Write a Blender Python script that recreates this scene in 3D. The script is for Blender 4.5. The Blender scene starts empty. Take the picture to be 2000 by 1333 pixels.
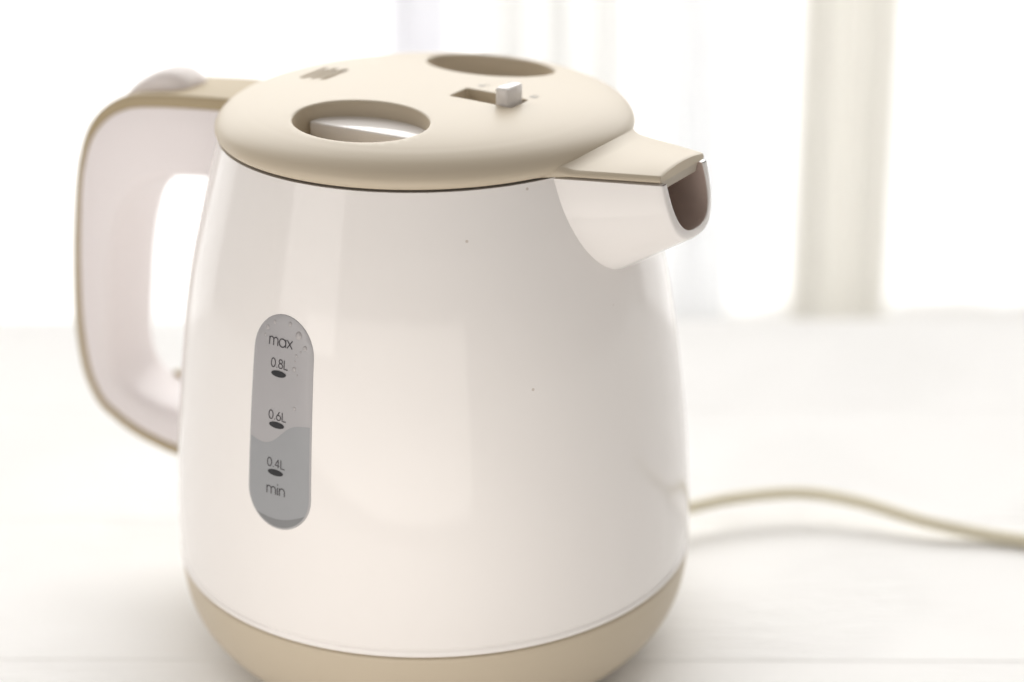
import bpy, bmesh, math, random
from mathutils import Vector, Matrix
from mathutils.geometry import delaunay_2d_cdt

S = bpy.context.scene
COL = S.collection
MM = 0.001
Z0 = 32.0            # table top sits 32 mm below the seam between kettle and power base
random.seed(7)

# ------------------------------------------------------------------ camera
cam_d = bpy.data.cameras.new('camera')
cam = bpy.data.objects.new('camera', cam_d); COL.objects.link(cam)
PITCH, YAW, ROLL = 0.38682, 0.04065, -0.01031
cp, sp, cy, sy = math.cos(PITCH), math.sin(PITCH), math.cos(YAW), math.sin(YAW)
fw = Vector((sy*cp, cy*cp, -sp)); rt = Vector((cy, -sy, 0)); up = rt.cross(fw)
r2 = rt*math.cos(ROLL) + up*math.sin(ROLL); u2 = -rt*math.sin(ROLL) + up*math.cos(ROLL)
m = Matrix.Identity(4)
for i in range(3):
    m[i][0], m[i][1], m[i][2] = r2[i], u2[i], -fw[i]
m.translation = Vector((0, -573.18, 293.76 + Z0))*MM
cam.matrix_world = m
cam_d.sensor_width = 36; cam_d.lens = 75.6
cam_d.clip_start = 0.01; cam_d.clip_end = 50
cam_d.dof.use_dof = True; cam_d.dof.focus_distance = 0.553; cam_d.dof.aperture_fstop = 5.2
S.camera = cam

# ------------------------------------------------------------------ world, lamps, exposure
w = bpy.data.worlds.new('World'); S.world = w; w.use_nodes = True
bg = w.node_tree.nodes['Background']
bg.inputs['Color'].default_value = (1.0, 0.955, 0.915, 1); bg.inputs['Strength'].default_value = 0.33

def area(name, loc, target, sx, sy_, power, col):
    l = bpy.data.lights.new(name, 'AREA'); l.shape = 'RECTANGLE'; l.size = sx; l.size_y = sy_
    l.energy = power; l.color = col
    o = bpy.data.objects.new(name, l); COL.objects.link(o); o.location = loc
    o.rotation_euler = (Vector(target) - Vector(loc)).to_track_quat('-Z', 'Y').to_euler()
    return o
# soft room light coming back from the camera side, then an added fill
area('room_light', (-0.135, -0.255, 0.078), (-0.12, 0.0, 0.078), 0.40, 0.125, 0.155, (1.0, 0.94, 0.87))
area('fill_light_left', (-0.55, -0.36, 0.22), (-0.08, 0.03, 0.10), 0.34, 0.30, 0.40, (1.0, 0.95, 0.92))  # unseen fill lamp, added to brighten the handle side
# an added, unseen fill spot over the near half of the table; the light it throws back up from the planks lifts the lower wall
sl_ = bpy.data.lights.new('bounce_fill_spot', 'SPOT'); sl_.energy = 20.0; sl_.color = (1.0, 0.94, 0.87)
sl_.spot_size = math.radians(34); sl_.spot_blend = 0.9; sl_.shadow_soft_size = 0.05
so_ = bpy.data.objects.new('bounce_fill_spot', sl_); COL.objects.link(so_); so_.location = (-0.05, -0.55, 1.0)
so_.rotation_euler = (Vector((-0.03, -0.34, 0)) - Vector(so_.location)).to_track_quat('-Z', 'Y').to_euler()

vs = S.view_settings
vs.view_transform = 'Standard'; vs.look = 'None'; vs.exposure = 0.24; vs.gamma = 1.0; vs.use_curve_mapping = False
S.render.engine = 'CYCLES'
S.cycles.use_denoising = True
S.cycles.max_bounces = 10
S.cycles.transparent_max_bounces = 16
S.cycles.sample_clamp_indirect = 6

# ------------------------------------------------------------------ materials
def mat(name, col, rough, spec=0.5, coat=0.0, coat_rough=0.05, sss=0.0):
    M = bpy.data.materials.new(name); M.use_nodes = True
    b = M.node_tree.nodes['Principled BSDF']
    b.inputs['Base Color'].default_value = (*col, 1)
    b.inputs['Roughness'].default_value = rough
    b.inputs['Specular IOR Level'].default_value = spec
    b.inputs['Coat Weight'].default_value = coat
    b.inputs['Coat Roughness'].default_value = coat_rough
    if sss:
        b.inputs['Subsurface Weight'].default_value = sss
        b.inputs['Subsurface Radius'].default_value = (0.020, 0.014, 0.0135)
        b.inputs['Subsurface Scale'].default_value = 1.0
    return M
def nd(M, t, **kw):
    n = M.node_tree.nodes.new(t)
    for k, v in kw.items(): setattr(n, k, v)
    return n
def add_bump(M, scale, dist, detail=3, strength=0.5):
    t = M.node_tree; b = t.nodes['Principled BSDF']
    tc = nd(M, 'ShaderNodeTexCoord'); n = nd(M, 'ShaderNodeTexNoise'); bp = nd(M, 'ShaderNodeBump')
    n.inputs['Scale'].default_value = scale; n.inputs['Detail'].default_value = detail
    bp.inputs['Distance'].default_value = dist; bp.inputs['Strength'].default_value = strength
    t.links.new(tc.outputs['Object'], n.inputs['Vector'])
    t.links.new(n.outputs['Fac'], bp.inputs['Height'])
    t.links.new(bp.outputs['Normal'], b.inputs['Normal'])
    return n
def add_specks(M, col, scale, radius, speck, keep):
    """sparse tiny dirt specks: voronoi dots, only in a few cells"""
    t = M.node_tree; b = t.nodes['Principled BSDF']
    tc = nd(M, 'ShaderNodeTexCoord'); v = nd(M, 'ShaderNodeTexVoronoi'); v.inputs['Scale'].default_value = scale
    t.links.new(tc.outputs['Object'], v.inputs['Vector'])
    a = nd(M, 'ShaderNodeMath', operation='LESS_THAN'); a.inputs[1].default_value = radius
    t.links.new(v.outputs['Distance'], a.inputs[0])
    s = nd(M, 'ShaderNodeSeparateColor'); t.links.new(v.outputs['Color'], s.inputs['Color'])
    g = nd(M, 'ShaderNodeMath', operation='LESS_THAN'); g.inputs[1].default_value = keep
    t.links.new(s.outputs['Red'], g.inputs[0])
    mu = nd(M, 'ShaderNodeMath', operation='MULTIPLY')
    t.links.new(a.outputs[0], mu.inputs[0]); t.links.new(g.outputs[0], mu.inputs[1])
    m2 = nd(M, 'ShaderNodeMath', operation='MULTIPLY'); m2.inputs[1].default_value = 0.38
    t.links.new(mu.outputs[0], m2.inputs[0])
    mx = nd(M, 'ShaderNodeMix', data_type='RGBA')
    mx.inputs['A'].default_value = (*col, 1); mx.inputs['B'].default_value = (*speck, 1)
    t.links.new(m2.outputs[0], mx.inputs['Factor']); t.links.new(mx.outputs['Result'], b.inputs['Base Color'])

WHITE = (0.868, 0.834, 0.808)
BEIGE = (0.55, 0.473, 0.36)
m_white = mat('white_gloss_plastic', WHITE, 0.10, 0.5)
add_specks(m_white, WHITE, 125, 0.05, (0.34, 0.22, 0.13), 0.32)
def add_smudge(M, lo, hi):
    t = M.node_tree; b = t.nodes['Principled BSDF']
    tc = nd(M, 'ShaderNodeTexCoord'); n = nd(M, 'ShaderNodeTexNoise'); n.inputs['Scale'].default_value = 38; n.inputs['Detail'].default_value = 6; n.inputs['Roughness'].default_value = 0.62
    r = nd(M, 'ShaderNodeMapRange'); r.inputs['From Min'].default_value = 0.4; r.inputs['From Max'].default_value = 0.72; r.inputs['To Min'].default_value = lo; r.inputs['To Max'].default_value = hi
    t.links.new(tc.outputs['Object'], n.inputs['Vector']); t.links.new(n.outputs['Fac'], r.inputs['Value']); t.links.new(r.outputs[0], b.inputs['Roughness'])
add_smudge(m_white, 0.05, 0.13)
add_bump(m_white, 26, 0.00012, 1, 0.5)      # slight moulding ripple
m_handle = mat('white_handle_plastic', (0.96, 0.925, 0.93), 0.28, 0.5)
_t = m_handle.node_tree; _tr = _t.nodes.new('ShaderNodeBsdfTranslucent'); _mx = _t.nodes.new('ShaderNodeMixShader')
_tr.inputs['Color'].default_value = (1.0, 0.96, 0.955, 1); _mx.inputs['Fac'].default_value = 0.4
_t.links.new(_t.nodes['Principled BSDF'].outputs[0], _mx.inputs[1]); _t.links.new(_tr.outputs[0], _mx.inputs[2])
_t.links.new(_mx.outputs[0], _t.nodes['Material Output'].inputs['Surface'])
m_beige = mat('beige_satin_plastic', BEIGE, 0.42, 0.45); add_bump(m_beige, 2600, 0.00003, 2, 0.35)
m_beige_cap = mat('beige_handle_plastic', (0.44, 0.355, 0.225), 0.5, 0.25)
m_cord = mat('cord_vinyl', (0.80, 0.74, 0.57), 0.4, 0.4)
m_gauge = mat('gauge_plastic', (0.39, 0.379, 0.388), 0.22, 0.5)
m_water = mat('gauge_water', (0.305, 0.312, 0.324), 0.22, 0.5)
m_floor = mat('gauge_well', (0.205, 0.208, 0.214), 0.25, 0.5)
m_ink = mat('grey_ink', (0.055, 0.05, 0.055), 0.5, 0.3)
m_mark = mat('mark_ink', (0.022, 0.022, 0.025), 0.4, 0.3)
m_drop = mat('condensation', (0.40, 0.38, 0.38), 0.08, 0.6)
m_icon = mat('pale_print', (0.40, 0.37, 0.33), 0.5, 0.3)
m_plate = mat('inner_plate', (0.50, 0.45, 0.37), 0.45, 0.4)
m_frame = mat('window_paint', (0.80, 0.76, 0.66), 0.5, 0.4)
m_sill = mat('sill_paint', (0.84, 0.83, 0.81), 0.5, 0.4)

# ------------------------------------------------------------------ mesh helpers (millimetres in, metres out)
def P(x, y, z): return Vector((x, y, z + Z0))*MM
def finish(name, bm, material, parent=None, smooth=True, angle=40, loc=None):
    bmesh.ops.remove_doubles(bm, verts=bm.verts, dist=1e-7)
    bmesh.ops.recalc_face_normals(bm, faces=bm.faces)
    me = bpy.data.meshes.new(name); bm.to_mesh(me); bm.free()
    if smooth:
        me.polygons.foreach_set('use_smooth', [True]*len(me.polygons))
        me.set_sharp_from_angle(angle=math.radians(angle))
    me.materials.append(material)
    o = bpy.data.objects.new(name, me); COL.objects.link(o)
    if parent: o.parent = parent
    return o
def crom(pts, n):
    """Catmull-Rom through tuples, n steps per span"""
    out = []
    p = [tuple(2*a-b for a, b in zip(pts[0], pts[1]))] + list(pts) + [tuple(2*a-b for a, b in zip(pts[-1], pts[-2]))]
    for i in range(1, len(p)-2):
        for k in range(n):
            t = k/n
            out.append(tuple(0.5*((2*b) + (c-a)*t + (2*a-5*b+4*c-d)*t*t + (3*b-a-3*c+d)*t**3)
                             for a, b, c, d in zip(p[i-1], p[i], p[i+1], p[i+2])))
    out.append(tuple(pts[-1]))
    return out
def lathe(bm, prof, seg=192, cap0=False, cap1=False):
    rings = []
    for r, z in prof:
        rings.append([bm.verts.new(P(r*math.cos(2*math.pi*k/seg), r*math.sin(2*math.pi*k/seg), z)) for k in range(seg)])
    for a, b in zip(rings, rings[1:]):
        for k in range(seg):
            bm.faces.new((a[k], a[(k+1) % seg], b[(k+1) % seg], b[k]))
    if cap0: bm.faces.new(rings[0])
    if cap1: bm.faces.new(rings[-1])
    return rings
def loft(bm, rings, closed=True, cap0=False, cap1=False):
    R = [[bm.verts.new(p) for p in ring] for ring in rings]
    n = len(R[0])
    for a, b in zip(R, R[1:]):
        for k in range(n if closed else n-1):
            bm.faces.new((a[k], a[(k+1) % n], b[(k+1) % n], b[k]))
    if cap0: bm.faces.new(R[0])
    if cap1: bm.faces.new(R[-1])
    return R
def box(bm, c, d, rot=0.0):
    hx, hy, hz = d[0]/2, d[1]/2, d[2]/2
    vs_ = []
    for sx in (-1, 1):
        for s_y in (-1, 1):
            for sz in (-1, 1):
                x, y = sx*hx, s_y*hy
                vs_.append(bm.verts.new(P(c[0]+x*math.cos(rot)-y*math.sin(rot), c[1]+x*math.sin(rot)+y*math.cos(rot), c[2]+sz*hz)))
    for f in ((0,1,3,2),(4,6,7,5),(0,4,5,1),(2,3,7,6),(0,2,6,4),(1,5,7,3)):
        bm.faces.new([vs_[i] for i in f])
def rbox(name, c, d, material, parent, bev, rot=0.0, seg=2):
    bm = bmesh.new(); box(bm, c, d, rot)
    bmesh.ops.bevel(bm, geom=bm.edges[:], offset=bev*MM, segments=seg, affect='EDGES', profile=0.5)
    return finish(name, bm, material, parent, angle=50)
def tag(o, label, cat=None, group=None, kind=None):
    if label: o['label'] = label
    if cat: o['category'] = cat
    if group: o['group'] = group
    if kind: o['kind'] = kind
    return o
def empty(name, loc=(0, 0, 0)):
    o = bpy.data.objects.new(name, None); COL.objects.link(o); o.location = loc; o.empty_display_size = 0.02
    return o

AX = math.radians(-34)                     # spout direction; the handle points the other way
EX, EY = math.cos(AX), math.sin(AX)
NX, NY = -EY, EX
def en(e, n): return (e*EX + n*NX, e*EY + n*NY)

# ------------------------------------------------------------------ the setting: sky outside, sill, table of white planks
def sky_material():
    M = bpy.data.materials.new('bright_sky'); M.use_nodes = True
    t = M.node_tree; t.nodes.clear()
    e = t.nodes.new('ShaderNodeEmission'); o = t.nodes.new('ShaderNodeOutputMaterial')
    e.inputs['Color'].default_value = (1.0, 0.99, 0.97, 1); e.inputs['Strength'].default_value = 3.6
    t.links.new(e.outputs[0], o.inputs['Surface'])
    return M
bm = bmesh.new()
q = [P(-1050, 900, -420), P(1100, 900, -420), P(1100, 900, 1700), P(-1050, 900, 1700)]
bm.faces.new([bm.verts.new(v) for v in q])
sky = finish('sky', bm, sky_material(), smooth=False); tag(sky, None, kind='structure')

def plank_material():
    M = mat('white_painted_wood', (0.875, 0.868, 0.855), 0.55, 0.35)
    t = M.node_tree; b = t.nodes['Principled BSDF']
    tc = nd(M, 'ShaderNodeTexCoord'); mp = nd(M, 'ShaderNodeMapping')
    mp.inputs['Scale'].default_value = (55, 330, 100)
    t.links.new(tc.outputs['Object'], mp.inputs['Vector'])
    n1 = nd(M, 'ShaderNodeTexNoise'); n1.inputs['Scale'].default_value = 1.0; n1.inputs['Detail'].default_value = 5; n1.inputs['Distortion'].default_value = 1.2
    t.links.new(mp.outputs[0], n1.inputs['Vector'])
    n2 = nd(M, 'ShaderNodeTexNoise'); n2.inputs['Scale'].default_value = 14; n2.inputs['Detail'].default_value = 2
    t.links.new(tc.outputs['Object'], n2.inputs['Vector'])
    rp = nd(M, 'ShaderNodeMapRange'); rp.inputs['From Min'].default_value = 0.42; rp.inputs['From Max'].default_value = 0.6
    t.links.new(n2.outputs['Fac'], rp.inputs['Value'])
    mu = nd(M, 'ShaderNodeMath', operation='MULTIPLY')
    t.links.new(n1.outputs['Fac'], mu.inputs[0]); t.links.new(rp.outputs[0], mu.inputs[1])
    bp = nd(M, 'ShaderNodeBump'); bp.inputs['Distance'].default_value = 0.0014; bp.inputs['Strength'].default_value = 0.7
    t.links.new(mu.outputs[0], bp.inputs['Height']); t.links.new(bp.outputs[0], b.inputs['Normal'])
    return M
m_plank = plank_material()
table = empty('table', (0, 0, 0))
tag(table, 'white painted table top of narrow planks under the kettle', 'table')
TROT = math.radians(-3.7); PW = 91.0
tc_, ts_ = math.cos(TROT), math.sin(TROT)
bm = bmesh.new()
box(bm, (0, 0, -5), (1500, PW-0.03, 10))
bmesh.ops.bevel(bm, geom=[e for e in bm.edges if abs((e.verts[0].co-e.verts[1].co).x) > 1.0], offset=0.25*MM, segments=2, affect='EDGES')
bmesh.ops.translate(bm, verts=bm.verts, vec=(0, 0, -Z0*MM))
proto = finish('plank', bm, m_plank, table, angle=25)
for k in range(-8, 3):
    o = proto if k == -8 else proto.copy()
    if o is not proto: COL.objects.link(o); o.parent = table
    # a joint lies at about y = -21.5 under the kettle axis
    c = 24.0 + PW*k
    sh = random.uniform(-60, 60)
    o.location = Vector((-ts_*c + sh*tc_, tc_*c + sh*ts_, random.uniform(-0.04, 0.04)))*MM
    o.rotation_euler = (0, 0, TROT)
bm = bmesh.new(); box(bm, (-ts_*(-2.74*PW), -2.74*PW, -12 - Z0), (1480, 10.9*PW, 3.6), TROT)
finish('under_board', bm, m_sill, table, smooth=False)

# window behind the table: sill, and the curtains hanging in front of it
def cloth(name, front, trans, gl=0.0):
    M = bpy.data.materials.new(name); M.use_nodes = True
    t = M.node_tree; t.nodes.clear()
    d = t.nodes.new('ShaderNodeBsdfDiffuse'); tr = t.nodes.new('ShaderNodeBsdfTranslucent'); ad = t.nodes.new('ShaderNodeAddShader')
    o = t.nodes.new('ShaderNodeOutputMaterial')
    d.inputs['Color'].default_value = (*front, 1); tr.inputs['Color'].default_value = (*trans, 1)
    t.links.new(d.outputs[0], ad.inputs[0]); t.links.new(tr.outputs[0], ad.inputs[1]); t.links.new(ad.outputs[0], o.inputs['Surface'])
    return M
sill = rbox('window_sill', (20, 490, -143), (2000, 100, 24), m_sill, None, 3)
tag(sill, 'white window sill just beyond the far edge of the table', 'window sill')
def curtain(x0, x1, y, z0, z1, material, label, folds, amp, taper=0.0, n=60):
    bm = bmesh.new(); rings = []
    ph = random.uniform(0, 6)
    for i in range(13):
        f = i/12; z = z0 + (z1-z0)*f
        row = []
        for k in range(n+1):
            t = k/n; mid = (x0+x1)/2
            x = mid + (x0 + (x1-x0)*t - mid)*(1 - taper*f)
            row.append((x, y + amp*math.sin(2*math.pi*folds*t + ph + 0.5*f) + 0.35*amp*math.sin(2*math.pi*folds*2.3*t + 1.3*f), z))
        rings.append([P(*p) for p in row] + [P(p[0], p[1]+0.6, p[2]) for p in reversed(row)])
    loft(bm, rings, True, True, True)
    o = finish('curtain', bm, material, None, angle=70)
    return tag(o, label, 'curtain', 'curtains hanging before the window')
FRONT = (0.14, 0.138, 0.135)
c_white = cloth('white_voile', (0.36, 0.36, 0.36), (0.575, 0.575, 0.575))
c_cream = cloth('cream_cloth', FRONT, (0.76, 0.75, 0.722))
c_lilac = cloth('lilac_cloth', FRONT, (0.75, 0.75, 0.772))
c_ivory = cloth('ivory_cloth', FRONT, (0.805, 0.805, 0.80))
c_grey = cloth('grey_cloth', FRONT, (0.765, 0.77, 0.778))
curtain(-960, 1000, 510, -130.6, 250, c_white, 'wide white half curtain across the whole window behind everything', 26, 8, 0.0, 520)
curtain(188, 240, 470, -130.4, 245, c_cream, 'cream curtain strip hanging to the sill at the right, the darkest one', 2.0, 5, 0.06)
curtain(123, 158, 487, -130.4, 245, c_grey, 'pale grey curtain strip above the spout tip', 1.5, 2)
curtain(28, 104, 490, -130.4, 245, c_ivory, 'broad ivory curtain strip behind the right half of the lid', 3.0, 5)
curtain(-18.5, 14, 490, -130.4, 245, c_lilac, 'narrow lilac curtain strip above the middle of the lid', 1.0, 4)

# ------------------------------------------------------------------ power base with its cord
base = empty('power_base', (0, 0, 0))
tag(base, 'round beige power base under the white kettle with its cord', 'power base')
prof = [(0.5, -31.6), (52, -31.6), (56, -31.2), (59.5, -29.6)] + crom([(61.5, -28.2), (66.6, -23.6), (70.8, -18), (73.3, -12), (74.5, -6), (74.75, -1.2)], 6) + \
       [(74.6, -0.75), (74.2, -0.45), (73.4, -0.4), (73.0, -0.9), (72.4, -1.6), (0.5, -1.6)]
bm = bmesh.new(); lathe(bm, prof, 192, True, True)
finish('pedestal', bm, m_beige, base, angle=50)
for k in range(3):
    a = math.radians(30+120*k); c = (44*math.cos(a), 44*math.sin(a)); bm = bmesh.new()
    loft(bm, [[P(c[0]+r*math.cos(t*math.pi/12), c[1]+r*math.sin(t*math.pi/12), z) for t in range(24)] for r, z in ((5, -32), (5.5, -31.7), (5.5, -30.5))], True, True, True)
    finish('foot', bm, m_cord, base)

def tube(name, pts, rad, material, parent, n=8, seg=16):
    path = [Vector(p) for p in crom(pts, n)]
    bm = bmesh.new(); rings = []
    for i, p in enumerate(path):
        t = (path[min(i+1, len(path)-1)] - path[max(i-1, 0)]).normalized()
        a = t.cross(Vector((0, 0, 1))).normalized(); b = a.cross(t)
        rings.append([P(*(p + (a*math.cos(2*math.pi*k/seg) + b*math.sin(2*math.pi*k/seg))*rad)) for k in range(seg)])
    loft(bm, rings, True, True, True)
    return finish(name, bm, material, parent)
tube('cord', [(44, 40, -22), (60, 47, -22), (80.5, 54.4, -23), (99, 61, -22.8), (121.5, 63.3, -22.8), (140, 57.5, -24), (160, 48, -27), (180, 42, -29.4), (203, 33, -29.7), (240, 12, -29.7), (300, -10, -29.7), (420, 40, -29.7), (520, 160, -29.7)], 2.1, m_cord, base)
tube('cord_sleeve', [(46, 41, -22), (60, 47, -22), (66, 49.2, -22.2)], 3.6, m_cord, base)

# ------------------------------------------------------------------ the kettle
kettle = empty('electric_kettle', (0, 0, 0))
tag(kettle, 'small white electric kettle with beige lid, spout cap and handle', 'kettle')

BODY = [(57.0, 124.2), (59.6, 115), (62.35, 105), (67.2, 85), (71.0, 60), (73.7, 35), (74.9, 14), (75.0, 3.4)]
def body_r(z):
    for (r1, z1), (r2_, z2) in zip(BODY_D, BODY_D[1:]):
        if z2 <= z <= z1: return r1 + (r2_-r1)*(z1-z)/(z1-z2+1e-9)
    return 75.0
BODY_D = crom(BODY, 8)
bprof = [(40, 124.0), (55.6, 124.0), (56.4, 124.1), (56.8, 124.15)] + BODY_D + [(74.98, 2.7), (74.72, 2.35), (74.72, 2.15), (75.05, 1.9), (75.22, 1.4), (75.2, 0.8), (74.95, 0.35), (74.5, 0.15), (73.2, 0.1), (72.2, -0.6), (72.0, -1.4), (30, -1.4)]
bm = bmesh.new(); lathe(bm, bprof, 256, True, True)
finish('body', bm, m_white, kettle, angle=60)

# ---- lid
def dome(r): return 136.3 - 1.6*(r/48.0)**2 - 1.3*(r/48.0)**6
RIM0 = 48.0
z_r = dome(RIM0); sl = -(2*1.5*RIM0/48**2 + 6*0.35/48)
rim = crom([(RIM0, z_r), (51.2, 132.5), (54.2, 131.2), (56.4, 129.6), (57.55, 127.9), (57.75, 126.5), (57.3, 125.4)], 6) + [(56.9, 125.0), (56.3, 124.75), (55.6, 124.7), (52, 124.7), (30, 124.8)]
def ellipse(ec, nc, a, b, k=72): return [(ec + a*math.cos(2*math.pi*i/k), nc + b*math.sin(2*math.pi*i/k)) for i in range(k)]
def rrect(e0, e1, n0, n1, r, k=5):
    out = []
    for cx, cy_, a0 in ((e1-r, n1-r, 0), (e0+r, n1-r, 90), (e0+r, n0+r, 180), (e1-r, n0+r, 270)):
        for i in range(k+1):
            a = math.radians(a0 + 90*i/k); out.append((cx + r*math.cos(a), cy_ + r*math.sin(a)))
    return out
def dens(poly, step):
    out = []
    for i, p in enumerate(poly):
        q_ = poly[(i+1) % len(poly)]; d = math.dist(p, q_); n = max(1, int(d/step))
        out += [(p[0]+(q_[0]-p[0])*k/n, p[1]+(q_[1]-p[1])*k/n) for k in range(n)]
    return out
def offset(poly, d):
    out = []; n = len(poly)
    for i in range(n):
        a, b = poly[i-1], poly[(i+1) % n]
        t = (b[0]-a[0], b[1]-a[1]); L = math.hypot(*t) or 1
        out.append((poly[i][0] + t[1]/L*d, poly[i][1] - t[0]/L*d))
    return out
holes = [(ellipse(1.2, -32.2, 19.7, 14.2), 0.7, 125.6), (ellipse(1.2, 32.2, 19.7, 14.2), 0.7, 125.6),
         (dens(rrect(11.0, 30.6, -4.5, 4.3, 0.6), 1.0), 0.35, 131.5)]
for e0 in (-37.5, -34.0, -30.5):
    holes.append((dens(rrect(e0-1.05, e0+1.05, -6.2, 6.2, 0.9), 1.0), 0.3, 134.0))
def inside(p, poly):
    c = False; j = len(poly)-1
    for i in range(len(poly)):
        if (poly[i][1] > p[1]) != (poly[j][1] > p[1]) and p[0] < (poly[j][0]-poly[i][0])*(p[1]-poly[i][1])/(poly[j][1]-poly[i][1]) + poly[i][0]: c = not c
        j = i
    return c
SEG = 192
pts = []; edges = []
def addloop(l):
    s = len(pts); pts.extend(l); n = len(l)
    edges.extend([(s+i, s+(i+1) % n) for i in range(n)])
addloop([(RIM0*math.cos(2*math.pi*k/SEG), RIM0*math.sin(2*math.pi*k/SEG)) for k in range(SEG)])
outer = [offset(h[0], h[1]) for h in holes]
for o_ in outer: addloop(o_)
guard = [offset(h[0], h[1]+1.1) for h in holes]
g = 2.1
for i in range(-24, 25):
    for j in range(-27, 28):
        p = (g*(i + 0.5*(j & 1)), g*0.88*j)
        if math.hypot(*p) < RIM0-1.0 and not any(inside(p, q_) for q_ in guard): pts.append(p)
for g_ in guard:
    for p in g_[::2]:
        if math.hypot(*p) < RIM0-0.6 and not any(inside(p, q_) for q_ in outer): pts.append(p)
V2, E2, F2, *_ = delaunay_2d_cdt([Vector(p) for p in pts], edges, [], 0, 1e-5)
bm = bmesh.new()
def LP(e, n, z): x, y = en(e, n); return P(x, y, z)
bv = [bm.verts.new(LP(v.x, v.y, dome(v.length))) for v in V2]
for f in F2:
    c = sum((V2[i] for i in f), Vector((0, 0)))/len(f)
    if any(inside(c, q_) for q_ in outer): continue
    try: bm.faces.new([bv[i] for i in f])
    except ValueError: pass
for (poly, rr, zf), oo in zip(holes, outer):
    rings = []
    for k in range(6):
        a = math.pi/2*k/5
        l = offset(poly, rr*(1-math.sin(a)))
        if k == 0: l = oo
        rings.append([LP(p[0], p[1], dome(math.hypot(*oo[i])) - rr*(1-math.cos(a))) for i, p in enumerate(l)])
    rings.append([LP(p[0], p[1], zf) for p in poly])
    loft(bm, rings, True, False, True)
lathe_pts = [(math.hypot(r, 0), z) for r, z in rim]
rings = [[LP(r*math.cos(2*math.pi*k/SEG), r*math.sin(2*math.pi*k/SEG), z) for k in range(SEG)] for r, z in rim]
loft(bm, rings, True, False, True)
lid = finish('lid', bm, m_beige, kettle, angle=38)

# white inner blocks seen through the two finger holes
def rbox_en(name, e0, e1, n0, n1, z0, z1, material, parent, bev, seg=2):
    c = en((e0+e1)/2, (n0+n1)/2)
    return rbox(name, (c[0], c[1], (z0+z1)/2), (e1-e0, n1-n0, z1-z0), material, parent, bev, AX, seg)
rbox_en('inner_lid', -17.3, 24, -30.0, -15.5, 125.7, 131.4, m_white, lid, 0.5)
rbox_en('inner_lid', -17.3, 24, 15.5, 30.0, 125.7, 131.4, m_white, lid, 0.5)
# sliding lock
rbox_en('lock_slider', 25.3, 29.3, -4.1, 3.9, 131.6, 140.3, m_white, lid, 0.7, 3)
rbox_en('slider_track', 11.3, 30.3, -4.2, 4.0, 131.5, 132.4, m_beige, lid, 0.2)
# faint open / locked padlock prints beside the slot
def ribbon(bm, pl, wd, fn, closed=False):
    n = len(pl); L = []; R = []
    for i in range(n):
        a = pl[i-1] if (i > 0 or closed) else pl[i]; b = pl[(i+1) % n] if (i < n-1 or closed) else pl[i]
        t = Vector((b[0]-a[0], b[1]-a[1])); t = t.normalized() if t.length else Vector((1, 0))
        L.append((pl[i][0]-t.y*wd/2, pl[i][1]+t.x*wd/2)); R.append((pl[i][0]+t.y*wd/2, pl[i][1]-t.x*wd/2))
    vl = [bm.verts.new(fn(*p)) for p in L]; vr = [bm.verts.new(fn(*p)) for p in R]
    for i in range(n if closed else n-1):
        j = (i+1) % n; bm.faces.new((vl[i], vl[j], vr[j], vr[i]))
def padlock(e, n, open_):
    fn = lambda a, b: LP(e+a, n+b, dome(math.hypot(e+a, n+b)) + 0.05)
    bm = bmesh.new()
    ribbon(bm, [(-1.0, -0.6), (1.0, -0.6)], 1.4, fn)
    s = 0.9 if open_ else 0.0
    ribbon(bm, [(-0.65+s, 0.0)] + [(s-0.65*math.cos(math.pi*k/8), 0.7+0.6*math.sin(math.pi*k/8)) for k in range(9)] + [(0.65+s, 0.5 if open_ else 0.0)], 0.3, fn)
    finish('lock_print', bm, m_icon, lid, smooth=False)
padlock(13.3, 9.0, True); padlock(30.4, 8.0, False)

# ---- spout cap (beige) moulded onto the lid
def cap_w(s): return 12.3 + (79.6 - s)*(8.2/26.5) + (2.2*max(0, (57.5-s)/6.0)**2 if s < 57.5 else 0)
def cap_top(s, n):
    r = math.hypot(s, n); rho = max(0.0, 1 - max(0.0, r-57.3)/4.0)
    t = n/cap_w(s)
    return 126.0 + 1.35*(1-t*t) + 1.2*rho**2.2
bm = bmesh.new(); rings = []
SS = [50 + 3.0*i/4 for i in range(4)] + [53 + 11.0*i/56 for i in range(56)] + [64 + 14*i/12 for i in range(12)] + [78 + 1.6*i/5 for i in range(6)]
for s in SS:
    wd = cap_w(s); ring = []
    tip = max(0.0, (s-78.9)/0.7)
    for k in range(65):
        t = -1 + 2*k/64
        ring.append((s, wd*0.985*t if abs(t) < 0.97 else wd*0.985*t, cap_top(s, wd*0.97*t) - 0.55*(abs(t) > 0.99) - 0.25*tip*tip))
    ring += [(s, wd, cap_top(s, wd) - 0.75), (s, wd, 124.75), (s, wd-0.35, 124.45), (s, 0, 124.45), (s, -wd+0.35, 124.45), (s, -wd, 124.75), (s, -wd, cap_top(s, wd) - 0.75)]
    rings.append([LP(a, b, c) for a, b, c in ring])
loft(bm, rings, True, True, True)
cap = finish('spout_cap', bm, m_beige, lid, angle=48)
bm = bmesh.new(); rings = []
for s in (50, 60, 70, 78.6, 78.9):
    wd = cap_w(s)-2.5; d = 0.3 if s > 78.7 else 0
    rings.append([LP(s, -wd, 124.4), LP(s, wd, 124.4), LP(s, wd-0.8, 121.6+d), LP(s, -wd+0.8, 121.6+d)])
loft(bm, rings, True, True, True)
finish('cap_seal', bm, m_plate, lid, angle=30)

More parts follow.
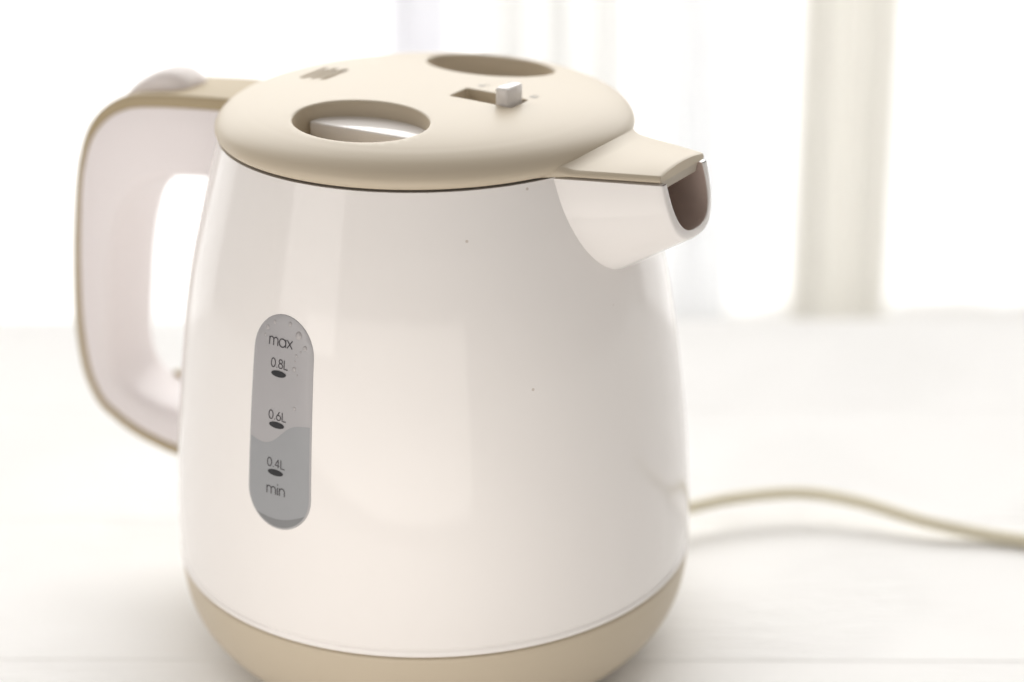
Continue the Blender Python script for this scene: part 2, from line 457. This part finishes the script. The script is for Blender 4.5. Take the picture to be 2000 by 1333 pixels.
# ---- spout: white open channel under the cap
def u_pt(ph, k, inset):
    p = 2/(2.3 + 0.45*max(0, k))
    c, s_ = math.cos(ph), math.sin(ph)
    nn = -math.copysign(abs(c)**p, c); dd = abs(s_)**p
    W = 20.6 + (12.7-20.6)*k - inset; D = 28.6 + (16.6-28.6)*k - inset
    top = 123.9
    z = top - D*dd
    sr = 53.5 + 10.3*dd*1.0; st = 80.0 + 3.9*dd
    s = sr + (st-sr)*k
    return (s, nn*W, z)
NU = 48
phs = [math.pi*i/NU for i in range(NU+1)]
ks = [-0.35 + 1.35*i/24 for i in range(25)]
bm = bmesh.new(); rings = []
for k in ks: rings.append([u_pt(ph, k, 0) for ph in phs])
for j, (dk, ins) in enumerate(((0.010, 0.10), (0.018, 0.35), (0.020, 0.7), (0.020, 1.9), (0.016, 2.25), (0.004, 2.45))):
    rings.append([u_pt(ph, 1+dk, ins) for ph in phs])
loft(bm, [[LP(*q_) for q_ in r] for r in rings], False)
for ph in (0.0, math.pi):                      # top edges of the channel wall
    loft(bm, [[LP(*u_pt(ph, k, 0)), LP(*u_pt(ph, k, 2.5))] for k in ks], False)
spout = finish('spout', bm, m_white, kettle, angle=55)
m_lining = mat('bounce_tinted_plastic', (0.74, 0.60, 0.54), 0.35, 0.4)  # warm bounce inside the channel, put into the colour as a brown tint
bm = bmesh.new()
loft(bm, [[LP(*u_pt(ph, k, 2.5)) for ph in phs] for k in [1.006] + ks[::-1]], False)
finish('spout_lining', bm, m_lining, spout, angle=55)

# ---- handle: white shell with a beige outer strip
PAIRS = [(50, 127.6, 54, 101.5, 4.0), (58, 127.3, 62, 101, 4.0), (72, 126.3, 74, 100.5, 4.0), (87, 124.8, 85, 99, 4.0), (97, 123.1, 92, 96.5, 4.0),
         (104.3, 120.1, 98, 92.5, 3.8), (110.8, 115.2, 102.5, 88, 3.7), (115.6, 109, 105.5, 82.5, 3.6), (119.8, 98.6, 108, 75, 3.5), (122.8, 85, 109.8, 67, 3.5),
         (125.4, 68, 111.3, 56, 3.5), (127, 50.5, 112.8, 44, 3.5), (126.8, 36.7, 113.4, 38, 3.5), (124.8, 26.6, 113, 33, 3.5), (120.3, 18.7, 110.8, 28.5, 3.5),
         (114.3, 14.7, 107, 25.5, 3.5), (106.2, 11.2, 102, 23.5, 3.5), (98, 9.2, 96, 22.5, 3.5), (88.8, 7.9, 88, 22, 3.5), (68, 6.6, 68, 21.5, 3.5)]
HP = crom(PAIRS, 6)
HW = 11.8
def hp(s, n, z): return LP(-s, n, z)
def strip(u0, u1, hw, r_out, r_in, name, material, part_fn):
    bm = bmesh.new(); rings = []
    for so, zo, si, zi, th in HP:
        o_ = Vector((so, zo)); i_ = Vector((si, zi)); L = (i_-o_).length; d = (i_-o_)/L
        a0, a1 = part_fn(L, th)
        ring = []
        def corner(cu, cn, r, q0):
            for k in range(7):
                a = math.radians(q0 + 15*k)
                ring.append((cu + r*math.cos(a), cn + r*math.sin(a)))
        ri = min(r_in, (a1-a0)*0.48)
        corner(a1-ri, hw-ri, ri, 0); 
        corner(a0+r_out, hw-r_out, r_out, 90)
        corner(a0+r_out, -hw+r_out, r_out, 180)
        corner(a1-ri, -hw+ri, ri, 270)
        rings.append([hp(o_.x + d.x*u, n, o_.y + d.y*u) for u, n in ring])
    loft(bm, rings, True, True, True)
    return finish(name, bm, material, kettle, angle=45)
strip(0, 1, HW, 1.0, 0.35, 'handle_strip', m_beige_cap, lambda L, th: (0.0, th-0.12))
strip(0, 1, HW-0.25, 0.3, 5.0, 'handle_shell', m_handle, lambda L, th: (th+0.1, L))

rbox_en('handle_dark_block', -106.5, -98, 9.2, 11.2, 22.6, 25.4, m_beige_cap, kettle, 0.5)  # small dark block where the lower arm meets the wall

# thumb switch on top of the handle
bm = bmesh.new(); rings = []
for s, zt, hw, zb in crom([(108.2, 117.4, 2.5, 114), (106.4, 119.6, 4.8, 116), (103, 122.6, 6.3, 118), (98, 126.4, 7.2, 120), (92.5, 129.3, 7.5, 122), (88, 130.1, 7.3, 123), (84.3, 129.2, 6.8, 123.5), (81.3, 127.4, 5.6, 124), (80.2, 126.0, 4.2, 124)], 5):
    ring = []
    for k in range(17):
        a = math.pi*k/16; c, s_ = math.cos(a), math.sin(a)
        ring.append(hp(s, hw*math.copysign(abs(c)**0.55, c), zb + (zt-zb)*s_**0.7))
    rings.append(ring)
loft(bm, rings, True, True, True)
finish('switch', bm, m_handle, kettle, angle=60)

# ---- water gauge with its scale
AZ0 = -124.55
def on_body(x, z, off):
    """x: millimetres along the wall from the gauge axis"""
    r = body_r(z) ; a = math.radians(AZ0) + x/70.0
    return P((r+off)*math.cos(a), (r+off)*math.sin(a), z)
def stadium(hw, z0, z1, k=20):
    out = []
    for i in range(k+1):
        a = math.pi*i/k; out.append((hw*math.cos(a), z1-hw*1.02 + hw*1.02*math.sin(a)))
    for i in range(k+1):
        a = math.pi + math.pi*i/k; out.append((hw*math.cos(a), z0+hw*1.02 + hw*1.02*math.sin(a)))
    return out
GZ0, GZ1, GHW = 33.0, 91.0, 9.75
def patch(name, poly, off, material, parent, edge=0.25):
    """a poly (x, z) laid on the wall as a filled sheet with a rounded edge going into the wall"""
    poly = dens(poly, 1.0)
    xs = [p[0] for p in poly]; zs = [p[1] for p in poly]
    P2 = [Vector(p) for p in poly]; n = len(P2); ed = [(i, (i+1) % n) for i in range(n)]
    gx = 1.6; ins = poly
    x = min(xs)
    small = offset(poly, -0.7)
    while x < max(xs):
        z = min(zs)
        while z < max(zs):
            if inside((x, z), small): P2.append(Vector((x, z)))
            z += gx
        x += gx
    V, _e, F, *_ = delaunay_2d_cdt(P2, ed, [], 1, 1e-5)
    bm = bmesh.new(); vv = [bm.verts.new(on_body(v.x, v.y, off)) for v in V]
    for f in F: bm.faces.new([vv[i] for i in f])
    if edge:
        o1 = [on_body(p[0], p[1], off) for p in poly]
        o2 = [on_body(p[0], p[1], off-edge*0.4) for p in offset(poly, edge*0.7)]
        o3 = [on_body(p[0], p[1], -0.2) for p in offset(poly, edge)]
        loft(bm, [o1, o2, o3], True)
    o = finish(name, bm, material, parent, angle=80)
    # outward normals
    me = o.data; c = sum((p.normal.dot(Vector((p.center.x, p.center.y, 0))) for p in me.polygons))
    if c < 0: me.flip_normals()
    return o
G = stadium(GHW, GZ0, GZ1)
gauge = patch('water_gauge', G, 0.16, m_gauge, kettle)
# water seen behind the window: wavy top line, dark well at the foot
level = [(-GHW+0.35 + (2*GHW-0.7)*k/24, 57.4 - 1.5*math.exp(-((k-6)/6.0)**2) + 5.6*(0.5+0.5*math.tanh((k-13.5)/4.5))) for k in range(25)]
low = [(x, z) for x, z in stadium(GHW-0.35, GZ0+0.35, GZ1-0.35) if z < 50]
left = [p for p in low if p[0] < 0]; 
wpoly = sorted(level, key=lambda p: -p[0]) + sorted([p for p in low], key=lambda p: math.atan2(p[1]-45, p[0]) if False else (math.atan2((p[1]-43.0), p[0]) if p[1] < 43.0 else 0))
bot = [( (GHW-0.35)*math.cos(math.pi + math.pi*i/24), GZ0+0.35+(GHW-0.35)*1.02 + (GHW-0.35)*1.02*math.sin(math.pi + math.pi*i/24)) for i in range(25)]
wpoly = bot + sorted(level, key=lambda p: -p[0])
patch('water', wpoly, 0.19, m_water, gauge, 0)
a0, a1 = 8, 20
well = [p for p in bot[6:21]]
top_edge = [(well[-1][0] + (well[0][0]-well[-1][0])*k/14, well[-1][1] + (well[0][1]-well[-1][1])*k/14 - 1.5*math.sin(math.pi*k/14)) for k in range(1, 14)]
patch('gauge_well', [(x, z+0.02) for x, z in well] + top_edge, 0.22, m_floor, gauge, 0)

# condensation drops in the gauge
def drop(x, z, r):
    bm = bmesh.new(); rings = []
    for k in range(5):
        a = math.pi/2*k/4
        rr = r*math.cos(a) if k < 4 else r*0.05
        rings.append([on_body(x + rr*math.cos(t*math.pi/6), z + rr*1.15*math.sin(t*math.pi/6), 0.17 + r*0.38*math.sin(a)) for t in range(12)])
    loft(bm, rings, True, False, True)
    finish('drop', bm, m_drop, gauge, angle=80)
for x, z, r in ((5.0, 86.6, 1.15), (2.0, 89.1, 0.7), (7.2, 83.6, 0.7), (-5.6, 87.0, 0.7), (-3.3, 88.8, 0.6), (-6.3, 84.9, 0.4), (4.6, 81.3, 0.4), (4.3, 79.7, 0.3), (4.1, 77.6, 0.7), (5.1, 76.2, 0.3), (4.6, 67.2, 0.55), (5.9, 82.4, 0.3)):
    drop(x, z, r*0.85)

# lettering: round single-stroke capitals and small letters
def arc(cx, cy_, rx, ry, a0, a1, n=14): return [(cx+rx*math.cos(math.radians(a0+(a1-a0)*k/n)), cy_+ry*math.sin(math.radians(a0+(a1-a0)*k/n))) for k in range(n+1)]
GL = {
 'm': (1.34, [[(0, 0), (0, 1)], [(0, .62)] + arc(.335, .62, .335, .38, 180, 0) + [(.67, 0)], [(.67, .62)] + arc(1.005, .62, .335, .38, 180, 0) + [(1.34, 0)]]),
 'a': (1.02, [arc(.51, .5, .51, .5, 0, 360, 26), [(1.02, 0), (1.02, 1)]]),
 'x': (.80, [[(0, 0), (.8, 1)], [(0, 1), (.8, 0)]]),
 'i': (0.0, [[(0, 0), (0, 1)], [(0, 1.30), (0, 1.46)]]),
 'n': (.74, [[(0, 0), (0, 1)], [(0, .6)] + arc(.37, .6, .37, .4, 180, 0) + [(.74, 0)]]),
 '0': (.58, [arc(.29, .5, .29, .5, 0, 360, 26)]),
 '.': (.05, [[(.025, 0), (.025, .10)]]),
 '8': (.56, [arc(.28, .27, .28, .27, 0, 360, 22), arc(.28, .77, .22, .23, 0, 360, 20)]),
 '6': (.58, [arc(.29, .29, .29, .29, 0, 360, 22), [(.42, 1), (.035, .42)]]),
 '4': (.58, [[(.44, 0), (.44, 1), (0, .26), (.58, .26)]]),
 'L': (.52, [[(0, 1), (0, 0), (.52, 0)]]),
}
def word(text, z, h, gap, wd, name):
    total = sum(GL[c][0]*h for c in text) + gap*(len(text)-1)
    x = -total/2 - 0.65
    bm = bmesh.new()
    for c in text:
        adv, strokes = GL[c]
        for st in strokes:
            pl = []
            for i, p in enumerate(st):      # split straight runs so that they follow the wall
                if i: 
                    q0 = st[i-1]; n = max(1, int(math.dist(p, q0)/0.15))
                    pl += [(q0[0]+(p[0]-q0[0])*k/n, q0[1]+(p[1]-q0[1])*k/n) for k in range(1, n+1)]
                else: pl.append(p)
            corner_split = [pl]
            for part in corner_split:
                ribbon(bm, [(x+p[0]*h, z+p[1]*h) for p in part], wd, lambda a, b: on_body(a, b, 0.26))
        x += adv*h + gap
    o = finish(name, bm, m_ink, gauge, smooth=False)
    return o
word('max', 82.75, 2.15, 0.46, 0.30, 'lettering')
word('0.8L', 77.05, 2.35, 0.50, 0.26, 'lettering')
word('0.6L', 63.05, 2.35, 0.50, 0.26, 'lettering')
word('0.4L', 50.0, 2.35, 0.50, 0.26, 'lettering')
word('min', 42.4, 2.1, 0.62, 0.29, 'lettering')
def mark(z):
    bm = bmesh.new()
    ring = [on_body(-0.8 + 2.45*math.cos(2*math.pi*k/28), z + 0.86*math.sin(2*math.pi*k/28), 0.27) for k in range(28)]
    mid = [on_body(-0.8 + 1.2*math.cos(2*math.pi*k/28), z + 0.43*math.sin(2*math.pi*k/28), 0.29) for k in range(28)]
    loft(bm, [ring, mid], True, False, True)
    finish('level_mark', bm, m_mark, gauge)
for z in (75.5, 61.65, 48.55): mark(z)
